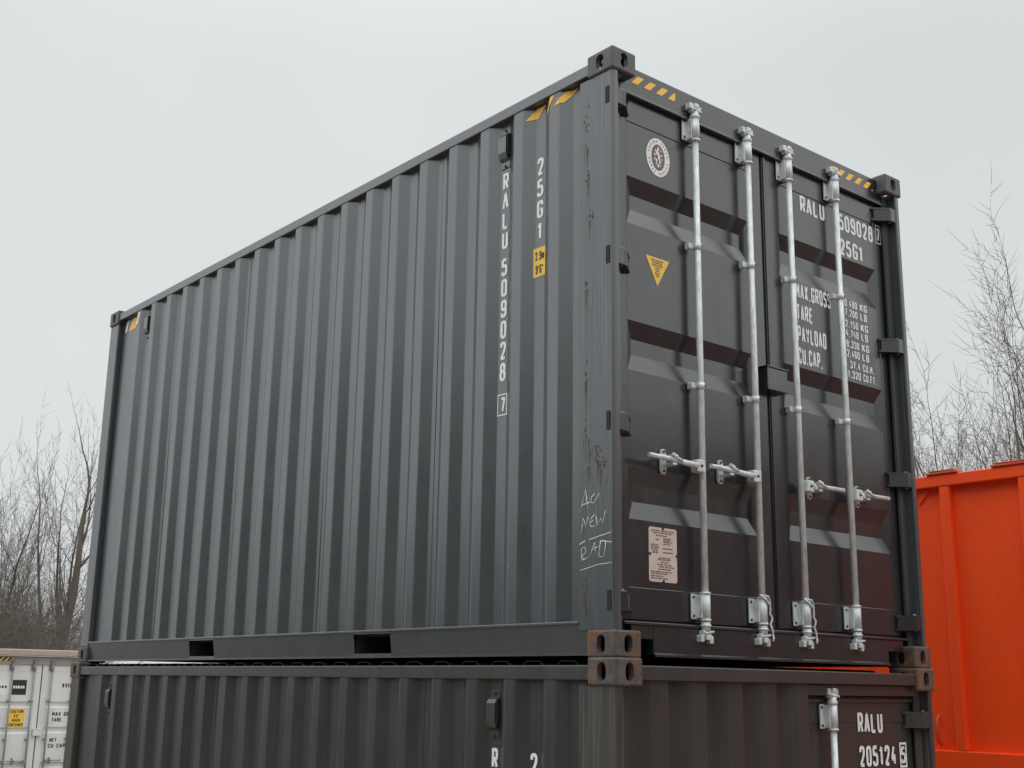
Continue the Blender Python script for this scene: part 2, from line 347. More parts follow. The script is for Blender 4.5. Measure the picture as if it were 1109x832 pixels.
# corrugated side: outer flats / slopes / inner flats, as a polyline (x depth, y)
def side_profile():
    xo, xi = 0.010, 0.046
    pts = [(xi, 0.225), (xi, 0.322)]
    y = 0.390; k = 0
    while y < 5.72:
        pts += [(xo, y), (xo, y + .072), (xi, y + .140), (xi, y + .2135)]
        y += 0.2815; k += 1
    pts.append((xi, 5.875)); return pts
SP = side_profile()
def rounded(pts, r=0.006):
    """small bend radii at the corners of a pressed sheet"""
    q = [pts[0]]
    for i in range(1, len(pts) - 1):
        a, b, c = Vector(pts[i - 1]), Vector(pts[i]), Vector(pts[i + 1])
        d1 = (a - b); d2 = (c - b); t = min(r, d1.length * .4, d2.length * .4)
        p1 = b + d1.normalized() * t; p2 = b + d2.normalized() * t
        for s in (0, .5, 1): q.append(tuple(p1.lerp(b, s).lerp(b.lerp(p2, s), s)))
    q.append(pts[-1]); return q
def drape(mb, polys, off=0.0028, zshift=0.0):
    """lay flat outlines (y, z) on the corrugated side"""
    for poly in polys:
        for (xa, ya), (xb, yb) in zip(SP[:-1], SP[1:]):
            p = clip(poly, 0, ya, False)
            if p: p = clip(p, 0, yb, True)
            if len(p) < 3: continue
            n = Vector((-(yb - ya), xb - xa)).normalized() * off
            mb.add([(xa + (xb - xa) * (u - ya) / (yb - ya) + n.x, u + n.y, v + zshift) for u, v in p], [tuple(range(len(p)))])

def make_side(root, H, mp, far=False):
    z0, z1 = 0.150, H - 0.080
    pr = rounded(SP); ph = 1.7 if far else 0.0
    def wav(y, z):
        k = smooth(.9, 1.6, y)
        return k * .6 * (.0016 * math.sin(y * 2.1 + z * 1.3 + ph + H) + .0012 * math.sin(y * 5.3 - z * 2.2 + H * 3) + .0009 * math.sin(y * 9.7 + z * 4.1))
    rows = [[(x + wav(y, z), y + .6 * wav(z + 2, y), z) for x, y in pr] for z in [z0 + (z1 - z0) * i / 22 for i in range(23)]]
    if far: rows = [[(W - x, y, z) for x, y, z in r] for r in rows]
    mb = MB().sheet(rows)
    for k in (3, 7, 11, 15, 19):                                        # butt welds between the pressed sheets
        y = .390 + .2815 * k + .177; xx = W - .0445 if far else .0445
        mb.box(xx - .0004, xx + .0004, y, y + .005, z0, z1)
    o = mb.build('side_panel', mp, root, thick=0.002)
    for p in o.data.polygons: p.use_smooth = False
    return o
def X(v, far): return W - v if far else v
def frame(root, H, mp, mpost, far_end=True, pockets=True):
    for far in (False, True):
        f = lambda a, b: (min(X(a, far), X(b, far)), max(X(a, far), X(b, far)))
        make_side(root, H, mp, far)
        a, b = f(0.004, 0.064)
        MB().bbox(a, b, .165, L - .165, H - .095, H - .032, .005).build('top_side_rail', mp, root)
        # bottom rail: web with fork pockets, lip above, flange below
        mb = MB(); segs = [(.165, 1.715), (2.075, 3.765), (4.125, L - .165)] if pockets else [(.165, L - .165)]
        a, b = f(.012, .020)
        for y0, y1 in segs: mb.prism([(X(p, far), q) for p, q in ((.008, .146), (.018, .146), (.034, .018), (.026, .018))], 'y', y0, y1)
        if pockets:
            for y0, y1 in ((1.715, 2.075), (3.765, 4.125)):
                mb.box(*f(.009, .018), y0, y1, .138, .146); mb.box(*f(.024, .033), y0, y1, .018, .034)
        a, b = f(.000, .060); mb.bbox(a, b, .2335, L - .165, .146, .160, .004)
        a, b = f(.004, .060); mb.box(a, b, .165, L - .165, .010, .018)
        o = mb.build('bottom_side_rail', mp, root)
        if pockets:
            for y0, y1 in ((1.715, 2.075), (3.765, 4.125)):
                mb = MB(); a, b = f(.0345, .6)
                for q in ((a, b, y0 - .006, y0, .034, .138), (a, b, y1, y1 + .006, .034, .138), (a, b, y0, y1, .1385, .144), (a, b, y0, y1, .026, .0335)): mb.box(*q)
                mb.build('fork_pocket', M['under'], o)
        # posts
        mb = MB(); a, b = f(.005, .060)
        pts = [(.005, .232), (.005, .018), (.009, .009), (.018, .005), (.040, .005), (.046, .012), (.046, .060), (.105, .060), (.105, .075), (.060, .075), (.060, .232)]
        if far: pts = [(W - u, v) for u, v in pts]
        mb.prism(pts, 'z', .1185, H - .1185); mb.build('corner_post', mpost, root)
        mb = MB(); a, b = f(.004, .105); mb.bbox(a, b, L - .165, L - .003, .1185, H - .1185, .008); mb.build('corner_post', mpost, root)
    # floor with cross members (seen from below)
    mb = MB(); mb.box(.07, W - .07, .1, L - .1, .13, .158)
    y = .35
    while y < L - .3:
        if not any(p - .08 < y < p + .44 for p in (1.715, 3.765)): mb.box(.061, W - .061, y, y + .045, .022, .1295)
        y += .30
    mb.build('floor_frame', M['under'], root)
    # roof: cross corrugations
    pts = [(.165, H - .034)]; y = .30
    while y < L - .35:
        pts += [(y, H - .034), (y + .03, H - .012), (y + .12, H - .012), (y + .15, H - .034)]; y += .235
    pts.append((L - .165, H - .034))
    MB().sheet([[(x, y, z) for y, z in pts] for x in (.066, W - .066)]).build('roof_panel', mp, root, thick=.002)
    # blank end
    pr = []; x = .19
    while x < W - .2: pr += [(x, L - .012), (x + .1, L - .012), (x + .15, L - .055), (x + .20, L - .055)]; x += .25
    pr = [(.105, L - .055), (.14, L - .055)] + pr + [(W - .105, L - .055)]
    mb = MB().sheet([[(x, y, z) for x, y in pr] for z in (.15, H - .09)]); mb.build('end_panel', mp, root, thick=.002)
    MB().bbox(.156, W - .156, L - .075, L - .006, H - .10, H - .03, .004).build('end_rail', mp, root)
    MB().bbox(.156, W - .156, L - .075, L - .006, .022, .152, .004).build('end_sill', mp, root)

DY = .085                 # outer face of the doors
def door_leaf(x0, x1, z0, z1, px0, px1, grooves, depth=.026, sl=.084, inner=.076):
    """pressed door leaf with frame edges and horizontal grooves that run out in slanted ends"""
    mb = MB()
    pz0, pz1 = z0 + .145, z1 - .135
    zs = [pz0]
    for c in sorted(grooves):
        h = inner / 2
        zs += [c - h - sl, c - h, c + h, c + h + sl]
    zs.append(pz1)
    def dep(z):
        for c in grooves:
            d = abs(z - c)
            if d <= inner / 2 + 1e-6: return depth
            if d < inner / 2 + sl: return depth * (1 - (d - inner / 2) / sl)
        return 0.0
    xs = [px0, px0 + .002, px0 + .05, px1 - .05, px1 - .002, px1]; wx = [0, 0, 1, 1, 0, 0]
    yb = DY + .003
    for i in range(len(zs) - 1):
        for j in range(len(xs) - 1):
            q = [(xs[j], zs[i], wx[j]), (xs[j + 1], zs[i], wx[j + 1]), (xs[j + 1], zs[i + 1], wx[j + 1]), (xs[j], zs[i + 1], wx[j])]
            pts = [(x, yb + dep(z) * k, z) for x, z, k in q]
            if abs(dep(zs[i]) - dep(zs[i + 1])) > 1e-6 and wx[j] != wx[j + 1]:
                # corner of a groove: two triangles, split so that the end slope stays crisp
                lo = dep(zs[i]) < dep(zs[i + 1]); left = wx[j] < wx[j + 1]
                mb.add(pts, [(0, 1, 2), (0, 2, 3)] if lo == left else [(0, 1, 3), (1, 2, 3)])
            else: mb.add(pts, [(0, 1, 2, 3)])
    # frame: stiles and rails of square tube, 3 mm proud of the sheet
    mb.bbox(x0, px0, DY, DY + .05, z0, z1, .005); mb.bbox(px1, x1, DY, DY + .05, z0, z1, .005)
    mb.bbox(px0, px1, DY + .0005, DY + .05, pz1, z1, .005); mb.bbox(px0, px1, DY + .0005, DY + .05, z0, pz0, .005)
    return mb

def bar_parts(root, x, H, side, mg, mbolt, cable=False, tri=True, hook=None, handle=True):
    """one locking bar with its cams, bearings, clamps and handle; side -1: handle points left"""
    ya = .040; top = H - .105
    bar = MB().tube([(x, ya, .10), (x, ya, top)], .0168, 14).build('locking_bar', mg, root)
    for zc, s in ((top, 1), (.105, -1)):                                # cams with their keepers on header and sill
        mb = MB()
        mb.tube([(x, ya, zc - s * .075), (x, ya, zc - s * .030)], .022, 12)
        mb.tube([(x, ya, zc - s * .060), (x, ya, zc - s * .050)], .027, 12)
        mb.bbox(x - .030, x + .026, ya - .014, ya + .02, zc - .034 if s > 0 else zc + .006, zc - .006 if s > 0 else zc + .034, .005)
        mb.bbox(x - .045, x - .022, ya - .012, ya + .026, zc - .020, zc + .012, .004)
        mb.bbox(x + .020, x + .046, ya - .008, ya + .026, zc - .026, zc + .010, .004)
        mb.bbox(x - .014, x + .016, ya - .020, ya + .006, zc - .010, zc + .014, .004)
        mb.tube([(x - .026, ya - .015, zc - s * .02), (x + .034, ya - .018, zc - s * .028)], .006, 8)
        mb.build('cam', mg, bar)
    for z0, z1 in ((H - .292, H - .168), (.187, .309)):                 # bearings
        mb = MB()
        mb.tube([(x, ya, z0), (x, ya, z1)], .0240, 16)
        mb.tube([(x, ya, z0 - .006), (x, ya, z0 + .004)], .0265, 16); mb.tube([(x, ya, z1 - .004), (x, ya, z1 + .006)], .0265, 16)
        mb.bbox(x - .060, x - .022, DY - .014, DY - .004, z0 + .002, z1 - .002, .003)
        mb.bbox(x - .030, x + .025, ya - .002, DY - .001, z0 + .006, z1 - .006, .003)
        mb.cur = 1
        for zz in (z0 + .018, z1 - .018):
            mb.tube([(x - .047, DY - .018, zz), (x - .047, DY - .012, zz)], .0065, 8)
            mb.tube([(x + .015, ya - .022, zz), (x + .015, ya - .015, zz)], .0055, 8)
        mb.build('bearing', [mg, mbolt], bar)
    for zc in ((.70 * H, .4517 * H) if H > 2.7 else (.70 * H,)):        # clamps
        mb = MB()
        mb.tube([(x, ya, zc - .016), (x, ya, zc + .016)], .0215, 14)
        mb.bbox(x - .052, x - .012, ya + .010, ya + .022, zc - .015, zc + .015, .004)
        mb.bbox(x - .050, x - .026, ya + .018, DY - .001, zc - .017, zc + .017, .004)
        mb.cur = 1; mb.tube([(x + .010, ya - .022, zc), (x + .010, ya - .014, zc)], .0055, 8)
        mb.build('clamp', [mg, mbolt], bar)
    if handle:
        hub, cat_, end = hook; z = .905; s = side
        mb = MB()
        h0 = x + s * .012
        mb.bbox(min(h0, h0 + s * .058), max(h0, h0 + s * .058), ya - .034, ya + .012, z - .030, z + .030, .006)
        yb = ya - .022
        mb.tube([(h0 + s * .05, yb, z), (h0 + s * .10, yb - .004, z + .001), (cat_ - s * .02, yb - .012, z + .004), (cat_ + s * .02, yb - .012, z + .006), (end, yb - .006, z + .010)],
                [.017, .015, .013, .0125, .0115], 8)
        mb.cur = 1; mb.tube([(h0 + s * .030, ya - .039, z), (h0 + s * .030, ya - .030, z)], .007, 8)
        mb.build('handle', [mg, mbolt], bar)
        mb = MB()
        mb.prism([(cat_ + u * .75, z + .004 + v) for u, v in stadium(.044, .120)], 'y', DY - .016, DY - .002)
        mb.bbox(cat_ - .014, cat_ + .014, yb - .022, DY - .010, z - .022, z - .010, .003)
        mb.bbox(cat_ - .014, cat_ + .014, yb - .030, DY - .010, z + .016, z + .028, .003)
        mb.tube([(cat_ - .018, yb - .024, z + .030), (cat_ + .012, yb - .026, z + .012), (cat_ + .045, yb - .024, z + .004)], .008, 8)
        mb.cur = 1
        for dz in (-.042, .050): mb.tube([(cat_, DY - .020, z + dz), (cat_, DY - .012, z + dz)], .008, 8)
        mb.build('handle_catch', [mg, mbolt], bar)
    if cable:
        rr = random.Random(int(x * 100))
        p = [(x - .03, ya - .012, .325), (x - .004, ya - .030, .300), (x + .026, ya - .026, .278), (x + .033, ya - .022, .25)]
        for i in range(9): p.append((x + .031 + .006 * math.sin(i * 1.3) + .002 * i, ya - .024 + .004 * math.cos(i * 2.1), .236 - .0165 * i))
        MB().tube(p, .0052, 6).build('tie_cable', mg, bar)
        p = [(x - .03, ya - .012, .325), (x + .01, ya - .032, .318), (x + .034, ya - .020, .296), (x + .030, ya - .024, .262)]
        MB().tube(p, .0045, 6).build('tie_cable', mg, bar)
    return bar

def hinge(root, z, far, mp):
    """hinge blade with two ribs, knuckle and the slot it sits in"""
    f = lambda a, b: (min(X(a, far), X(b, far)), max(X(a, far), X(b, far)))
    mb = MB()
    a, b = f(.028, .172); mb.bbox(a, b, DY - .016, DY - .001, z - .043, z + .043, .003)
    a, b = f(.012, .090); mb.bbox(a, b, .0105, .036, z - .043, z + .043, .004)
    pts = [(.088, .008), (.098, .010), (.176, DY - .012), (.176, DY - .002), (.080, DY - .002), (.060, .032)]
    mb.prism([(X(u, far), v) for u, v in pts], 'z', z - .0295, z + .0305)
    for dz in (-.038, .032):
        pts = [(.088, .009), (.100, .010), (.185, DY - .010), (.190, DY - .002), (.080, DY - .002), (.060, .028)]
        mb.prism([(X(u, far), v) for u, v in pts], 'z', z + dz - .004, z + dz + .008)
    mb.tube([(X(.075, far), .034, z - .050), (X(.075, far), .034, z + .050)], .014, 10)
    mb.cur = 1
    a, b = f(.002, .020); mb.box(a, b, .028, .052, z - .043, z + .043)  # dark block on the post, stands for the shaded slot
    return mb.build('hinge', [mp, M['dark']], root)

def vent(root, y, z, mp, z_h=.115):
    mb = MB()
    pts = [(.052, z - z_h), (.022, z - z_h + .02), (.012, z - z_h + .05), (.012, z + z_h - .03), (.024, z + z_h - .012), (.052, z + z_h)]
    mb.prism([(u, v) for u, v in pts], 'y', y - .030, y + .034)
    mb.bbox(.040, .049, y - .034, y + .036, z - z_h - .03, z + z_h + .025, .002)
    mb.cur = 1
    mb.box(.020, .049, y - .0375, y - .031, z - z_h + .03, z + z_h - .015)
    for zz in (z - z_h - .02, z + z_h + .014): mb.tube([(.036, y, zz), (.041, y, zz)], .008, 8)
    return mb.build('vent_cover', [mp, M['dark']], root)

def greek(mb, rr, org, u, v, width, h, words=4, gap=.18):
    """a line of print too small to read, as broken strokes of uneven length"""
    ws = [rr.uniform(.5, 1.5) for _ in range(words)]; t = sum(ws); x = 0
    org, u, v = Vector(org), Vector(u), Vector(v)
    for a in ws:
        w_ = width * a / t; e = w_ * (1 - gap)
        mb.add([org + u * x, org + u * (x + e), org + u * (x + e) + v * h, org + u * x + v * h], [(0, 1, 2, 3)]); x += w_

UX, UZ, SU = (1, 0, 0), (0, 0, 1), (0, -1, 0)
def door_end(root, H, mp, mdoor, mg, mhead, grooves, cfg):
    z0, z1 = .172, H - .176
    # header and sill
    mb = MB(); mb.bbox(.110, W - .110, .062, .150, H - .172, H - .024, .006); mb.bbox(.100, W - .100, .056, .0835, H - .182, H - .166, .004)
    mb.build('door_header', mhead, root)
    mb = MB(); mb.bbox(.300, W - .300, .058, .13, .016, .150, .006)
    mb.box(.160, .3005, .0605, .13, .088, .146); mb.box(W - .3005, W - .160, .0605, .11, .088, .146)
    mb.bbox(.108, W - .108, .050, .13, .148, .162, .004)
    mb.prism([(.058, .014), (.048, .011), (.048, .020), (.058, .028)], 'x', .300, W - .300)
    mb.build('door_sill', mp, root)
    leaves = []
    for x0, x1, px0, px1 in ((.100, 1.205, .176, 1.095), (1.222, W - .100, 1.345, W - .176)):
        d = door_leaf(x0, x1, z0, z1, px0, px1, grooves, **cfg.get('leaf', {})).build('door', mdoor, root)
        gk = MB(); gk.box(x0 - .010, x1 + .006, DY + .012, DY + .046, z0 - .008, z0 - .0005); gk.box(x0 - .010, x1 + .006, DY + .012, DY + .046, z1 + .0005, z1 + .008)
        gk.box(x0 - .014, x0 - .0005, DY + .010, DY + .045, z0, z1); gk.box(x1 + .0005, x1 + .0082, DY + .010, DY + .045, z0, z1)
        gk.build('gasket', M['rubber'], d); leaves.append(d)
    # overlap strip and lock box on the right leaf
    MB().bbox(1.226, 1.246, DY - .008, DY + .002, z0 + .01, z1 - .01, .003).build('overlap_strip', mdoor, leaves[1])
    lb = MB(); lb.bbox(1.137, 1.300, .024, DY + .002, 1.375, 1.497, .005)
    lb.box(1.130, 1.306, .020, DY + .002, 1.4975, 1.5035); lb.build('lock_box', mdoor, root)
    for far in (False, True):
        for z in (H - .245, H - 1.06, 1.045, .245): hinge(root, z, far, mp)
    for i, x in enumerate((.632, 1.050, 1.398, 1.830)):
        hk = ((.574, .394, .234), (.977, .802, .661), (1.393, 1.510, 1.73), (1.840, 1.938, 2.15))[i]
        bar_parts(root, x, H, -1 if i < 2 else 1, mg, M['bolt'], cable=cfg.get('cable') and i in (1, 2), hook=hk)

# ------------------------------------------------------------------ the upper container
H1 = 2.896
up = thing('shipping_container', 'dark grey high cube shipping container stacked on top, four galvanised locking bars on its doors', 'shipping container', (0, 0, BASE))
castings(up, H1, M['rustcast'], M['cast'])
frame(up, H1, M['paint'], M['post'])
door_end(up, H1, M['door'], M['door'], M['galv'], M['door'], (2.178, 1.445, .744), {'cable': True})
vent(up, .845, 2.655, M['paint'], .085); vent(up, 5.350, 2.655, M['paint'], .085)
TY = DY - .0015
# hazard stripes
mb = MB()
for p in hazard(.186, .510, 2.788, 2.834, .088, .046, .005): mb.add([(u, .0605, v) for u, v in p], [tuple(range(len(p)))])
mb.build('hazard_stripes', M['yellow'], up); mb = MB()
for p in hazard(1.850, 2.245, 2.788, 2.834, .088, .046, .03): mb.add([(u, .0605, v) for u, v in p], [tuple(range(len(p)))])
mb.build('hazard_stripes', M['yellow'], up)
mb = MB(); drape(mb, [[(.430, 2.735), (.365, 2.735), (.290, 2.792), (.355, 2.792)], [(.512, 2.722), (.487, 2.722), (.425, 2.795), (.455, 2.795)], [(.660, 2.735), (.590, 2.735), (.528, 2.792), (.600, 2.792)]])
mb.build('hazard_stripes', M['yellow'], up); mb = MB(); drape(mb, [[(5.62, 2.690), (5.76, 2.690), (5.69, 2.785), (5.55, 2.785)]])
mb.build('hazard_stripes', M['yellow'], up)
mb = MB(); drape(mb, [[(5.80, 2.690), (5.835, 2.690), (5.80, 2.785), (5.765, 2.785)], [(5.50, 2.690), (5.535, 2.690), (5.50, 2.785), (5.465, 2.785)]])
mb.build('hazard_tape', M['label'], up)
# side lettering, one letter under the other on the inner flats
xs_ = .0430; mb = MB()
for z_, word, pitch in ((2.419, 'RALU', .110), (1.940, '509028', .1125)):
    for q, ch in enumerate(word): text(mb, ch, (xs_, .845, z_ - pitch * q), SU, UZ, None, .096, .104, 'C')
    mb.build('side_lettering', M['white'], up); mb = MB()
text(mb, '7', (xs_, .838, 1.215), SU, UZ, None, .078, .085, 'C'); frame_box(mb, (xs_, .882, 1.198), SU, UZ, .076, .112); mb.build('check_digit', M['white'], up); mb = MB()
z = 2.413
for ch in '25G1': text(mb, ch, (xs_, .568, z), SU, UZ, None, .096, .105, 'C'); z -= .1165
mb.build('side_lettering', M['white'], up)
st = MB(); drape(st, [[(.6125, 1.868), (.514, 1.868), (.514, 2.022), (.6125, 2.022)]], off=.0032)
so = st.build('height_sticker', M['yellow2'], up)
mb = MB(); text(mb, '2.9m', (.0415, .600, 1.956), SU, UZ, .066, .046); text(mb, "9'6\"", (.0415, .596, 1.884), SU, UZ, .056, .046)
mb.build('sticker_print', M['black'], so)
# door lettering
mb = MB()
text(mb, 'RALU', (1.557, TY + .003, 2.480), UX, UZ, .226, .100); mb.build('door_lettering', M['white'], up); mb = MB()
text(mb, '509028', (1.918, TY + .003, 2.468), UX, UZ, .340, .102); mb.build('door_lettering', M['white'], up); mb = MB()
text(mb, '7', (2.309, TY, 2.490), UX, UZ, None, .082, .070, 'C'); frame_box(mb, (2.283, TY, 2.474), UX, UZ, .052, .118, .005); mb.build('check_digit', M['white'], up); mb = MB()
text(mb, '25G1', (1.916, TY + .003, 2.316), UX, UZ, .228, .100); mb.build('door_lettering', M['white'], up); mb = MB()
for s_, z, w_ in (('MAX.GROSS', 1.958, .318), ('TARE', 1.834, .142), ('PAYLOAD', 1.711, .258), ('CU.CAP.', 1.588, .216)): text(mb, s_, (1.484, TY + .003, z), UX, UZ, w_, .092)
mb.build('door_lettering', M['white'], up); mb = MB()
for (a, b, z) in (('30,480', 'KG', 2.008), ('67,200', 'LB', 1.952), ('2,150', 'KG', 1.886), ('4,740', 'LB', 1.830), ('28,330', 'KG', 1.766), ('62,460', 'LB', 1.710), ('37.4', 'CU.M.', 1.646), ('1,320', 'CU.FT.', 1.588)):
    text(mb, a, (2.056, TY + .003, z), UX, UZ, .027 * len(a) - .012 * a.count(',') - .012 * a.count('.'), .044, align='R')
    text(mb, b, (2.082, TY + .003, z), UX, UZ, {'KG': .072, 'LB': .066, 'CU.M.': .108, 'CU.FT.': .128}[b], .044)
mb.build('door_lettering', M['white'], up)
# round class seal
ys_ = TY + .003; cx, cz, r = .403, 2.457, .098
mb = MB(); K = 40
ring = [(cx + r * .86 * math.cos(2 * math.pi * j / K), ys_, cz + r * 1.04 * math.sin(2 * math.pi * j / K)) for j in range(K)]
mb.add(ring, [tuple(range(K))]); seal = mb.build('class_seal', M['white'], up)
mb = MB(); mb.add([(cx + .048 * math.cos(2 * math.pi * j / K), ys_ - .001, cz + .070 * math.sin(2 * math.pi * j / K)) for j in range(K)], [tuple(range(K))])
for j in range(26):
    a = 2 * math.pi * j / 26
    if j % 13 in (0, 6): continue
    for dr in (0,):
        p = Vector((cx + .067 * math.cos(a), ys_ - .001, cz + .086 * math.sin(a))); t_ = Vector((-math.sin(a), 0, math.cos(a))); n_ = Vector((math.cos(a), 0, math.sin(a)))
        mb.add([p + t_ * .0028 - n_ * .006, p + t_ * .0028 + n_ * .006, p - t_ * .0028 + n_ * .006, p - t_ * .0028 - n_ * .006], [(0, 1, 2, 3)])
mb.build('seal_print', M['print'], seal)
mb = MB(); rr = random.Random(5)
for (a, b, s_) in ((0, .045, .012), (-.004, .022, .020), (.006, .002, .017), (-.012, -.018, .013), (.012, -.022, .012), (0, -.044, .013), (-.024, .010, .009), (.024, .016, .008), (.018, .038, .007), (-.02, .034, .008), (-.024, -.012, .008), (.026, -.006, .007), (-.014, -.036, .007), (.016, -.040, .006)):
    k = 7; mb.add([(cx + a + s_ * rr.uniform(.55, 1.0) * .75 * math.cos(2 * math.pi * j / k), ys_ - .002, cz + b + s_ * rr.uniform(.55, 1.1) * math.sin(2 * math.pi * j / k)) for j in range(k)], [tuple(range(k))])
mb.build('seal_figure', M['white'], seal)
# warning triangle
mb = MB().add([(.306, ys_, 1.921), (.473, ys_, 1.921), (.386, ys_, 1.776)], [(0, 1, 2)]); tri = mb.build('warning_triangle', M['yellow2'], up)
mb = MB(); rr = random.Random(3)
for z, w_, k in ((1.903, .088, 5), (1.890, .070, 4), (1.877, .078, 4), (1.863, .034, 3), (1.850, .026, 2), (1.836, .038, 3), (1.824, .022, 2)):
    greek(mb, rr, (.388 - w_ / 2, ys_ - .001, z), UX, UZ, w_, .007, k)
mb.build('triangle_print', M['print'], tri)
# data plate
mb = MB(); q = [(.312, .348), (.484, .348), (.492, .356), (.492, .590), (.484, .598), (.312, .598), (.304, .590), (.304, .356)]
mb.add([(u, ys_ - .001, v) for u, v in q] + [(u, ys_ + .0008, v) for u, v in q], [tuple(range(8)), tuple(range(15, 7, -1))] + [(i, (i + 1) % 8, 8 + (i + 1) % 8, 8 + i) for i in range(8)]); pl = mb.build('data_plate', M['plate'], up)
mb = MB(); rr = random.Random(8); yy = ys_ - .002
for z, x, w_, k in ((.580, .318, .160, 6), (.570, .330, .130, 5), (.558, .350, .080, 3), (.546, .400, .056, 2), (.538, .400, .050, 2), (.530, .400, .060, 3), (.520, .400, .050, 2), (.540, .350, .026, 1),
                    (.515, .316, .050, 3), (.506, .316, .060, 3), (.497, .316, .054, 2), (.488, .326, .040, 2), (.479, .326, .044, 2), (.500, .396, .080, 1), (.482, .396, .082, 1), (.456, .370, .080, 3), (.448, .362, .090, 4),
                    (.436, .380, .060, 3), (.425, .360, .100, 4), (.415, .370, .105, 4), (.404, .364, .090, 4), (.392, .316, .140, 5), (.383, .316, .110, 4), (.372, .316, .085, 3), (.362, .316, .120, 4)):
    greek(mb, rr, (x, yy, z), UX, UZ, w_, .0052, k)
mb.build('plate_print', M['print'], pl)
mb = MB()
for u, v in ((.398, .594), (.309, .474), (.488, .474), (.398, .352)): MB().tube([(u, ys_ - .006, v), (u, ys_, v)], .006, 8).build('rivet', M['bolt'], pl)

# wear: rust bites and scrapes on the corner post, knocks along the ribs
rr = random.Random(12); mb = MB(); px_ = .0042
def blot(mb, y, z, ry, rz_, n=9):
    mb.add([(px_ - .0001 * (len(mb.f) % 9), min(.228, y + ry * rr.uniform(.35, 1) * math.cos(2 * math.pi * q / n)), z + rz_ * rr.uniform(.35, 1) * math.sin(2 * math.pi * q / n)) for q in range(n)], [tuple(range(n))])
for y, z, ry, rz_, k in ((.165, 2.06, .028, .022, 16), (.185, 1.72, .010, .016, 9), (.110, .90, .032, .032, 34), (.085, .86, .020, .030, 20), (.165, .89, .014, .04, 12), (.195, .30, .014, .06, 24), (.180, 2.50, .018, .10, 24), (.188, 1.28, .009, .06, 12), (.170, 2.28, .012, .06, 9), (.192, 1.02, .010, .05, 12), (.190, .22, .012, .03, 9)):
    for q in range(int(k * .7)): blot(mb, y + rr.gauss(0, ry * .6), z + rr.gauss(0, rz_ * .6), rr.uniform(.002, .0075), rr.uniform(.003, .014))
for y, z in ((.165, 2.04), (.185, 1.70), (.11, .87), (.085, .83), (.165, .85), (.19, .98), (.188, 1.25), (.195, .26), (.17, 2.24), (.18, 2.42)):
    for q in range(5):
        yy = y + rr.gauss(0, .010); w_ = rr.uniform(.001, .0028); xx = px_ - .0001 * (q % 9) - .00005
        mb.add([(xx, yy, z), (xx, yy + w_, z), (xx, yy + w_ * .6, z - rr.uniform(.04, .20))], [(0, 1, 2)])
POST = [o for o in up.children if o.name.startswith('corner_post')][0]; SIDE = [o for o in up.children if o.name.startswith('side_panel')][0]
mb.build('rust_marks', mat('flaking_rust', (0.125, 0.068, 0.045), 0.9, var=(0.06, 0.042, 0.035), vscale=(60, 60, 60), vamt=.9), POST)
mb = MB()
for q in range(90):
    y = rr.choice((.186, .190, .196, .165, .145, .09)) + rr.gauss(0, .003); z = rr.uniform(.25, 2.7); ln = rr.uniform(.01, .10) * rr.choice((1, 1, 1, 3)); w_ = rr.uniform(.0008, .002); xx = px_ - .0001 * (q % 9)
    mb.add([(xx, y, z), (xx, y + w_, z), (xx, y + w_ * .5, z + ln)], [(0, 1, 2)])
for q in range(26):
    y = rr.uniform(.03, .12); z = rr.uniform(.62, .84); xx = px_ - .0001 * (q % 9); mb.add([(xx, y, z), (xx, y + .0018, z), (xx, y + .001, z + rr.uniform(.04, .22))], [(0, 1, 2)])
mb.build('paint_scrapes', mat('scraped_paint', (0.30, 0.31, 0.31), 0.7, var=(0.16, 0.165, 0.165), vscale=(50, 50, 20), vamt=.9), POST)
mb = MB()
for k in range(20):
    y = .390 + .2815 * k
    for q in range(rr.choice((0, 1, 2, 2, 4)) if k > 6 else rr.choice((0, 0, 1))):
        yy, z = y + rr.uniform(.004, .066), .43 - .012 * k + rr.gauss(0, .012); w_ = rr.uniform(.003, .012)
        mb.add([(.0068, yy, z), (.0068, yy + w_, z + .002), (.0068, yy + w_ * .7, z + rr.uniform(.006, .022)), (.0068, yy + w_ * .2, z + .006)], [(0, 1, 2, 3)])
    for q in range(3):
        yy, z = y + rr.choice((.002, .070, .071)), rr.uniform(.25, 2.5); mb.add([(.0068, yy, z), (.0068, yy + .0016, z), (.0068, yy + .001, z + rr.uniform(.05, .5))], [(0, 1, 2)])
mb.build('paint_scrapes', mat('knocked_paint', (0.26, 0.26, 0.25), 0.7, var=(0.12, 0.12, 0.12), vscale=(30, 30, 8), vamt=.9), SIDE)
# chalk writing on the corner post
CH = [[(.224, .643), (.205, .700), (.187, .746), (.182, .700), (.176, .652)], [(.213, .676), (.161, .685)], [(.131, .718), (.150, .706), (.157, .684), (.146, .678), (.131, .682), (.1, .718)],
      [(.218, .549), (.211, .585), (.204, .614), (.187, .576), (.174, .623)], [(.131, .625), (.161, .604), (.160, .585), (.150, .571), (.131, .577)], [(.158, .592), (.135, .602)], [(.122, .621), (.114, .576), (.092, .604), (.08, .579), (.062, .64)],
      [(.228, .498), (.193, .51)], [(.165, .517), (.10, .528), (.025, .539)], [(.213, .423), (.215, .450), (.217, .477), (.204, .484), (.191, .481), (.187, .46), (.213, .447), (.2, .428), (.174, .438)],
      [(.163, .44), (.145, .474), (.131, .503), (.126, .474), (.122, .446)], [(.152, .466), (.11, .481)], [(.092, .506), (.099, .472), (.105, .439), (.08, .435)], [(.088, .506), (.022, .497)], [(.059, .501), (.065, .470), (.07, .437)], [(.228, .382), (.174, .391), (.105, .403), (.022, .405)]]
mb = MB()
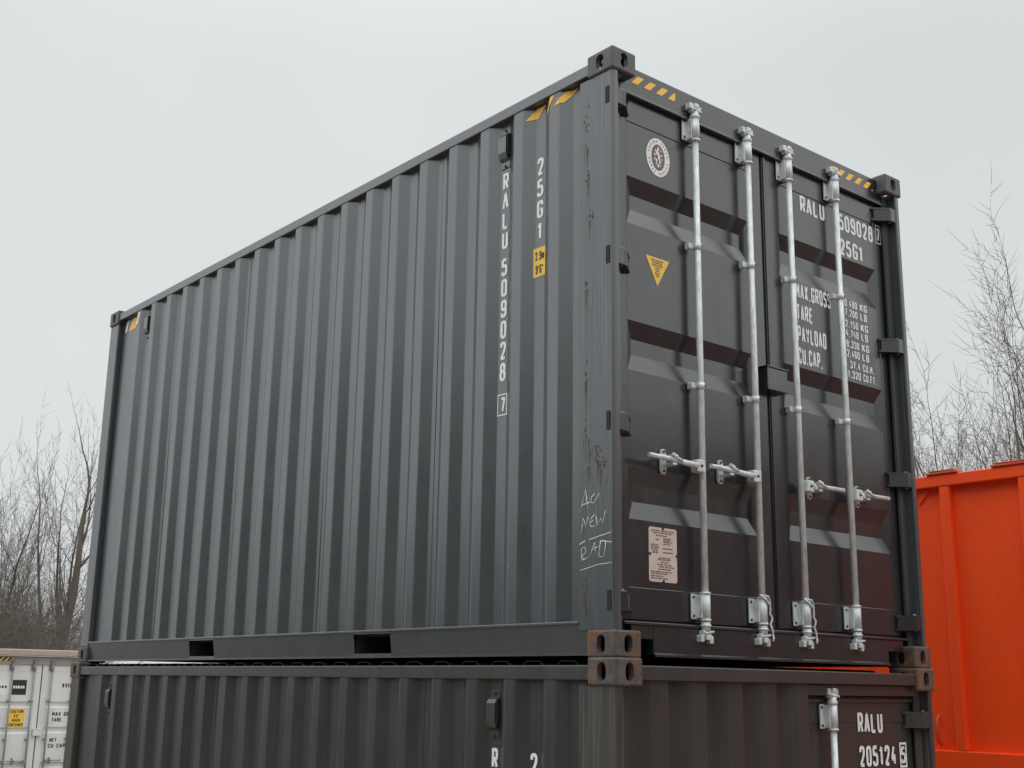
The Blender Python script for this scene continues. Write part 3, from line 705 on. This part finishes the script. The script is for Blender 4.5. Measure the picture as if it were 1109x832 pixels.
for i, s_ in enumerate(CH):
    r = .0030 if len(s_) < 4 else .0024
    mb.tube([(.0046, u + rr.gauss(0, .0012), v + rr.gauss(0, .0012)) for u, v in s_], [r * rr.uniform(.55, 1.25) for _ in s_], 6)
mb.build('chalk_writing', M['chalk'], POST)

# ------------------------------------------------------------------ the lower container
H2 = 2.591
lo = thing('shipping_container', 'dark grey shipping container at the bottom of the stack, its end half ribbed', 'shipping container', (-.0414, -.0473, BASE - H2), .0039)
castings(lo, H2, M['cast'], M['rustcast'])
frame(lo, H2, M['paint2'], M['post2'])
vent(lo, .845, H2 - .255, M['paint2'], .080); vent(lo, 5.350, H2 - .265, M['paint2'], .080)
MB().bbox(.156, W - .156, .006, .09, H2 - .092, H2 - .030, .005).build('end_rail', M['paint2'], lo)
MB().bbox(.156, W - .156, .006, .09, .022, .152, .005).build('end_sill', M['paint2'], lo)
pr = [(.105, .078), (.20, .078)]; x = .250
while x < 1.20: pr += [(x, .034), (x + .105, .034), (x + .150, .078), (x + .202, .078)]; x += .2525
pr += [(1.26, .034), (1.360, .034)]
MB().sheet([[(x, y, z) for x, y in rounded(pr)] for z in (.150, H2 - .091)]).build('end_panel', M['paint2'], lo, thick=.002)
# single door in the right half
mb = door_leaf(1.372, W - .100, .172, H2 - .150, 1.42, W - .176, (1.95, 1.25, .65)); d2 = mb.build('door', M['paint2'], lo)
MB().box(1.360, 1.3715, DY + .01, DY + .05, .16, H2 - .14).build('gasket', M['rubber'], d2)
MB().bbox(1.362, W - .105, .040, .12, H2 - .148, H2 - .0935, .004).build('door_header', M['paint2'], lo)
MB().bbox(1.372, W - .10, .070, .084, H2 - .182, H2 - .160, .006).build('drip_rail', M['paint2'], d2)
for z in (H2 - .270, 1.5, .9, .35): hinge(lo, z, True, M['paint2'])
hb = bar_parts(lo, 1.566, H2 - .020, 1, M['galv'], M['bolt'], hook=(1.58, 1.68, 1.92))
TX = DY - .0015; u = .0414
mb = MB(); text(mb, 'RALU', (1.838, TX, H2 - .336), UX, UZ, .222, .104); mb.build('door_lettering', M['white'], lo); mb = MB(); text(mb, '205124', (1.840, TX, H2 - .502), UX, UZ, .330, .104); mb.build('door_lettering', M['white'], lo); mb = MB()
frame_box(mb, (2.205, TX, H2 - .515), UX, UZ, .066, .128, .011); text(mb, '5', (2.238, TX, H2 - .494), UX, UZ, None, .086, .095, 'C')
mb.build('check_digit', M['white'], lo)
mb = MB(); z = H2 - .500
for ch in 'RALU': text(mb, ch, (xs_, .845, z), SU, UZ, None, .092, .098, 'C'); z -= .1052
mb.build('side_lettering', M['white'], lo); mb = MB()
text(mb, '2', (xs_, .568, H2 - .514), SU, UZ, None, .096, .105, 'C')
mb.build('side_lettering', M['white'], lo)

# ------------------------------------------------------------------ the white container in the distance
wc = thing('shipping_container', 'off-white shipping container with a yellow caution label standing behind the grey stack', 'shipping container', (3.83, 20.92, 0))
castings(wc, H1, M['wrust'], M['wrust']); frame(wc, H1, M['wpaint'], M['wpaint'])
door_end(wc, H1, M['wpaint'], M['wpaint'], M['wgalv'], M['wgrey'], (1.955, 1.475, .82, .40), {'leaf': dict(sl=.03, inner=.06, depth=.03)})
MB().bbox(.05, W - .05, -.03, .13, H1 - .02, H1 + .105, .02).build('roof_rail', M['wrust'], wc)
mb = MB(); mb.prism([(-.02, H1 + .01), (.62, H1 - .012), (.62, H1 + .01), (-.02, H1 + .06)], 'y', -.05, -.0305); mb.build('bent_flap', M['wrust'], wc)
mb = MB(); mb.add([(.10, .0608, H1 - .125), (.62, .0608, H1 - .125), (.62, .0608, H1 - .05), (.10, .0608, H1 - .05)], [(0, 1, 2, 3)]); hz = mb.build('hazard_label', M['yellow2'], wc)
mb = MB()
for p in hazard(.10, .60, H1 - .125, H1 - .05, .10, .07): mb.add([(a, .0598, b) for a, b in p], [tuple(range(len(p)))])
mb.build('hazard_stripes', M['black'], hz)
def panel(name, m, x0, x1, z0, z1, y=DY + .0012, parent=wc):
    return MB().add([(x0, y, z0), (x1, y, z0), (x1, y, z1), (x0, y, z1)], [(0, 1, 2, 3)]).build(name, m, parent)
lb = panel('white_label', M['label'], .20, .605, 2.14, 2.42)
mb = MB(); rr = random.Random(2); greek(mb, rr, (.22, DY, 2.265), UX, UZ, .36, .045, 7, .3); mb.build('label_print', M['blue'], lb)
lb = panel('black_label', M['black'], .668, .940, 2.14, 2.42)
mb = MB(); rr = random.Random(4); greek(mb, rr, (.69, DY, 2.26), UX, UZ, .22, .05, 5, .25); mb.build('label_print', M['label'], lb)
lb = panel('caution_label', M['yellow2'], .652, .960, 1.53, 1.885)
mb = MB()
for s_, z, w_ in (('CAUTION', 1.80, .25), ("9'6\"", 1.715, .10), ('HIGH', 1.635, .15), ('CONTAINER', 1.55, .27)): text(mb, s_, (.806, DY, z), UX, UZ, w_, .062, align='C')
mb.build('label_print', M['black'], lb)
mb = MB(); text(mb, 'MAX GR', (1.49, DY, 1.745), UX, UZ, .34, .075); text(mb, 'TARE', (1.49, DY, 1.635), UX, UZ, .20, .075); mb.build('door_lettering', M['black'], wc); mb = MB()
text(mb, 'NET', (1.49, DY, 1.255), UX, UZ, .14, .075); text(mb, 'CU CAP', (1.47, DY, 1.145), UX, UZ, .34, .075); mb.build('door_lettering', M['black'], wc); mb = MB(); greek(mb, random.Random(9), (1.64, DY, 2.29), UX, UZ, .24, .075, 4, .45); mb.build('door_lettering', M['black'], wc); mb = MB()
greek(mb, random.Random(6), (.20, DY, 1.63), UX, UZ, .33, .09, 3, .3)
mb.build('door_lettering', M['black'], wc)

# ------------------------------------------------------------------ orange skips, one standing on the other
def skip(z0, z1, label):
    h = z1 - z0
    t = thing('roll_off_skip', label, 'skip', (4.5, 1.0, z0), 0, 'orange skips')
    y0, y1, wd = -2.4, 4.2, 2.35
    for far in (False, True):
        f = lambda a, b: (min(a, b), max(a, b)) if not far else (min(wd - a, wd - b), max(wd - a, wd - b))
        a, b = f(.06, .066); MB().box(a, b, y0 + .02, y1 - .02, .16, h - .085).build('side_wall', M['orange'], t)
        a, b = f(0, .075); MB().bbox(a, b, y0, y1, h - .090, h, .008).build('top_rail', M['orange'], t)
        a, b = f(.004, .075); MB().bbox(a, b, y0, y1, 0, .160, .006).build('bottom_rail', M['orange'], t)
        y = .070 - .5 * 0
        ys = [.062 + .62 * k for k in range(-3, 7)]
        for yv in ys:
            a, b = f(.006, .0595)
            mb = MB(); mb.bbox(a, b, yv - .040, yv + .040, .1605, h - .0905, .007); mb.build('rib', M['orange'], t)
        for ya, yb_ in ((-.06, .195), (-.62, -.33), (.9, 1.2)):
            a, b = f(-.012, .078); mb = MB(); mb.bbox(a, b, ya, yb_, h + .001, h + .020, .005)
            mb.bbox(a, b, ya + .02, yb_ - .03, h + .0205, h + .032, .004); mb.build('rail_pad', M['orangewear'], t)
    for y in (y0, y1):
        s = 1 if y == y0 else -1
        MB().box(.07, wd - .07, min(y + s * .02, y + s * .028), max(y + s * .02, y + s * .028), .08, h - .05).build('end_wall', M['orange'], t)
        MB().bbox(.0755, wd - .0755, min(y, y + s * .07), max(y, y + s * .07), h - .090, h, .006).build('end_rail', M['orange'], t)
    MB().box(.08, wd - .08, y0 + .03, y1 - .03, .06, .08).build('skip_floor', M['orange'], t)
    # small gusset and weld lug near the corner seen past the grey container
    MB().prism([(.19, h - .095), (.30, h - .095), (.30, h - .20)], 'x', .045, .0595).build('gusset', M['orange'], t)
    MB().tube([(.05, .245, .20), (.02, .245, .22), (.015, .245, .30), (.02, .245, .38), (.05, .245, .40)], .012, 8).build('rope_hook', M['orangewear'], t)
    return t
ZS = BASE - .69
skip(ZS, BASE + 1.462, 'bright orange ribbed steel skip stacked on another skip at the right')
skip(.0, ZS - .004, 'orange ribbed steel skip at ground level under the other skip')

# ------------------------------------------------------------------ bare trees
def tree_mesh(seed, height, trunk_r, lean=(0, 0), spread=.5, levels=4, dens=1.0, up=.06, stems=1):
    """bare tree: straight, narrow-forking limbs that thin out into fine laterals"""
    rr = random.Random(seed); tk = MB(); cw = MB()
    def grow(p, d, ln, r, lev):
        n = max(3, min(10, int(ln / (.35 if lev < 2 else .16)))); path = [p.copy()]; rad = [r]; step = ln / n
        r1 = r * (.62 if lev == 0 else .22); wob = (.06, .055, .075, .11, .14, .14)[lev]
        for i in range(n):
            d = (d + Vector((rr.gauss(0, wob), rr.gauss(0, wob), rr.gauss(0, wob * .6) + up * (1.0 if lev else .4)))).normalized()
            p = p + d * step; path.append(p.copy()); rad.append(r + (r1 - r) * (i + 1) / n)
        (tk if lev == 0 else cw).tube(path, rad, (9, 6, 4, 3, 3, 3)[lev], cap=False)
        if lev >= levels: return
        nk = int(round((7, 9, 7, 4.2, 2.5)[lev] * dens * rr.uniform(.8, 1.2)))
        for k in range(nk):
            lo_ = (.45, .14, .10, .12, .1)[lev]
            t = lo_ + (1 - lo_) * (k + rr.random()) / nk; i = min(int(t * n), n - 1); q = path[i].lerp(path[i + 1], t * n - i)
            dd = (path[i + 1] - path[i]).normalized()
            ax = dd.cross(Vector((rr.gauss(0, 1), rr.gauss(0, 1), rr.gauss(0, 1)))).normalized()
            nd = Matrix.Rotation(rr.uniform(.55, 1.25) * spread * (1.0, 1.25, 1.5, 1.7, 1.7)[lev], 3, ax) @ dd
            nd.z += .08; nd.normalize()
            rl = height * .62 * rr.uniform(.75, 1.1) if lev == 0 else ln * rr.uniform(.34, .60) * (1.15 - .55 * t)
            grow(q, nd, rl, max(.0044, rad[i] * (rr.uniform(.34, .52) if lev == 0 else rr.uniform(.30, .45))), lev + 1)
        grow(path[-1], d, height * .60 if lev == 0 else ln * .45, r1 if lev == 0 else max(.0044, r1), lev + 1)
    for s in range(stems):
        d = Vector((lean[0] + (rr.gauss(0, .22) if stems > 1 else 0), lean[1] + (rr.gauss(0, .22) if stems > 1 else 0), 1)).normalized()
        b = Vector((rr.gauss(0, .35), rr.gauss(0, .35), -.1)) if stems > 1 else Vector((0, 0, -.1))
        grow(b, d, height * .40, trunk_r * (1 if stems == 1 else rr.uniform(.6, 1)), 0)
    return tk, cw
def tree(name, label, cat, loc, tm, group, rz=0.0, sc=1.0):
    t = thing(name, label, cat, loc, rz, group); t.scale = (sc, sc, sc)
    tm[0].build('trunk', M['bark'], t, fix=False); tm[1].build('crown', M['twig'], t, fix=False)
    return t
def at(u, d):
    """ground point d metres out on a bearing given as degrees clockwise from +y, seen from the camera"""
    return (cam.location.x + d * math.sin(R(u)), cam.location.y + d * math.cos(R(u)), 0)
TG = 'bare trees behind the containers'
tree('bare_tree', 'bare tree with a thick leaning trunk behind the off-white container', 'tree', at(19.1, 33), tree_mesh(74, 7.5, .25, (.20, 0), .52, 4, dens=.9), TG)
tree('bare_tree', 'slim upright bare tree left of the thick leaning trunk', 'tree', at(17.6, 35), tree_mesh(94, 6.7, .10, (.02, .05), .5, 4, dens=.9, stems=2), TG)
tree('bare_tree', 'tall spreading bare tree rising above the orange skip', 'tree', at(63.3, 21), tree_mesh(77, 7.8, .17, (-.16, .30), .58, 4, dens=1.15), TG)
tree('bare_tree', 'bare tree at the right edge, its fine crown tangled into the tall spreading tree', 'tree', at(64.2, 25), tree_mesh(79, 7.6, .14, (-.10, .18), .58, 4, dens=1.0), TG)
tree('bare_tree', 'lower bushy bare tree between the grey doors and the tall spreading tree', 'tree', at(60.8, 32), tree_mesh(80, 7.7, .12, (-.05, .08), .64, 4, dens=.85), TG)
BG = 'bare shrubs behind the off-white container'
tree('bare_shrub', 'tangled bare shrub at the far left edge behind the off-white container', 'shrub', at(16.9, 30), tree_mesh(41, 4.0, .05, (0, 0), .7, 4, dens=1.0, stems=9), BG)
tree('bare_shrub', 'tangled bare shrub close beside the thick leaning trunk', 'shrub', at(18.4, 38), tree_mesh(43, 4.4, .05, (0, 0), .7, 4, dens=1.0, stems=9), BG)
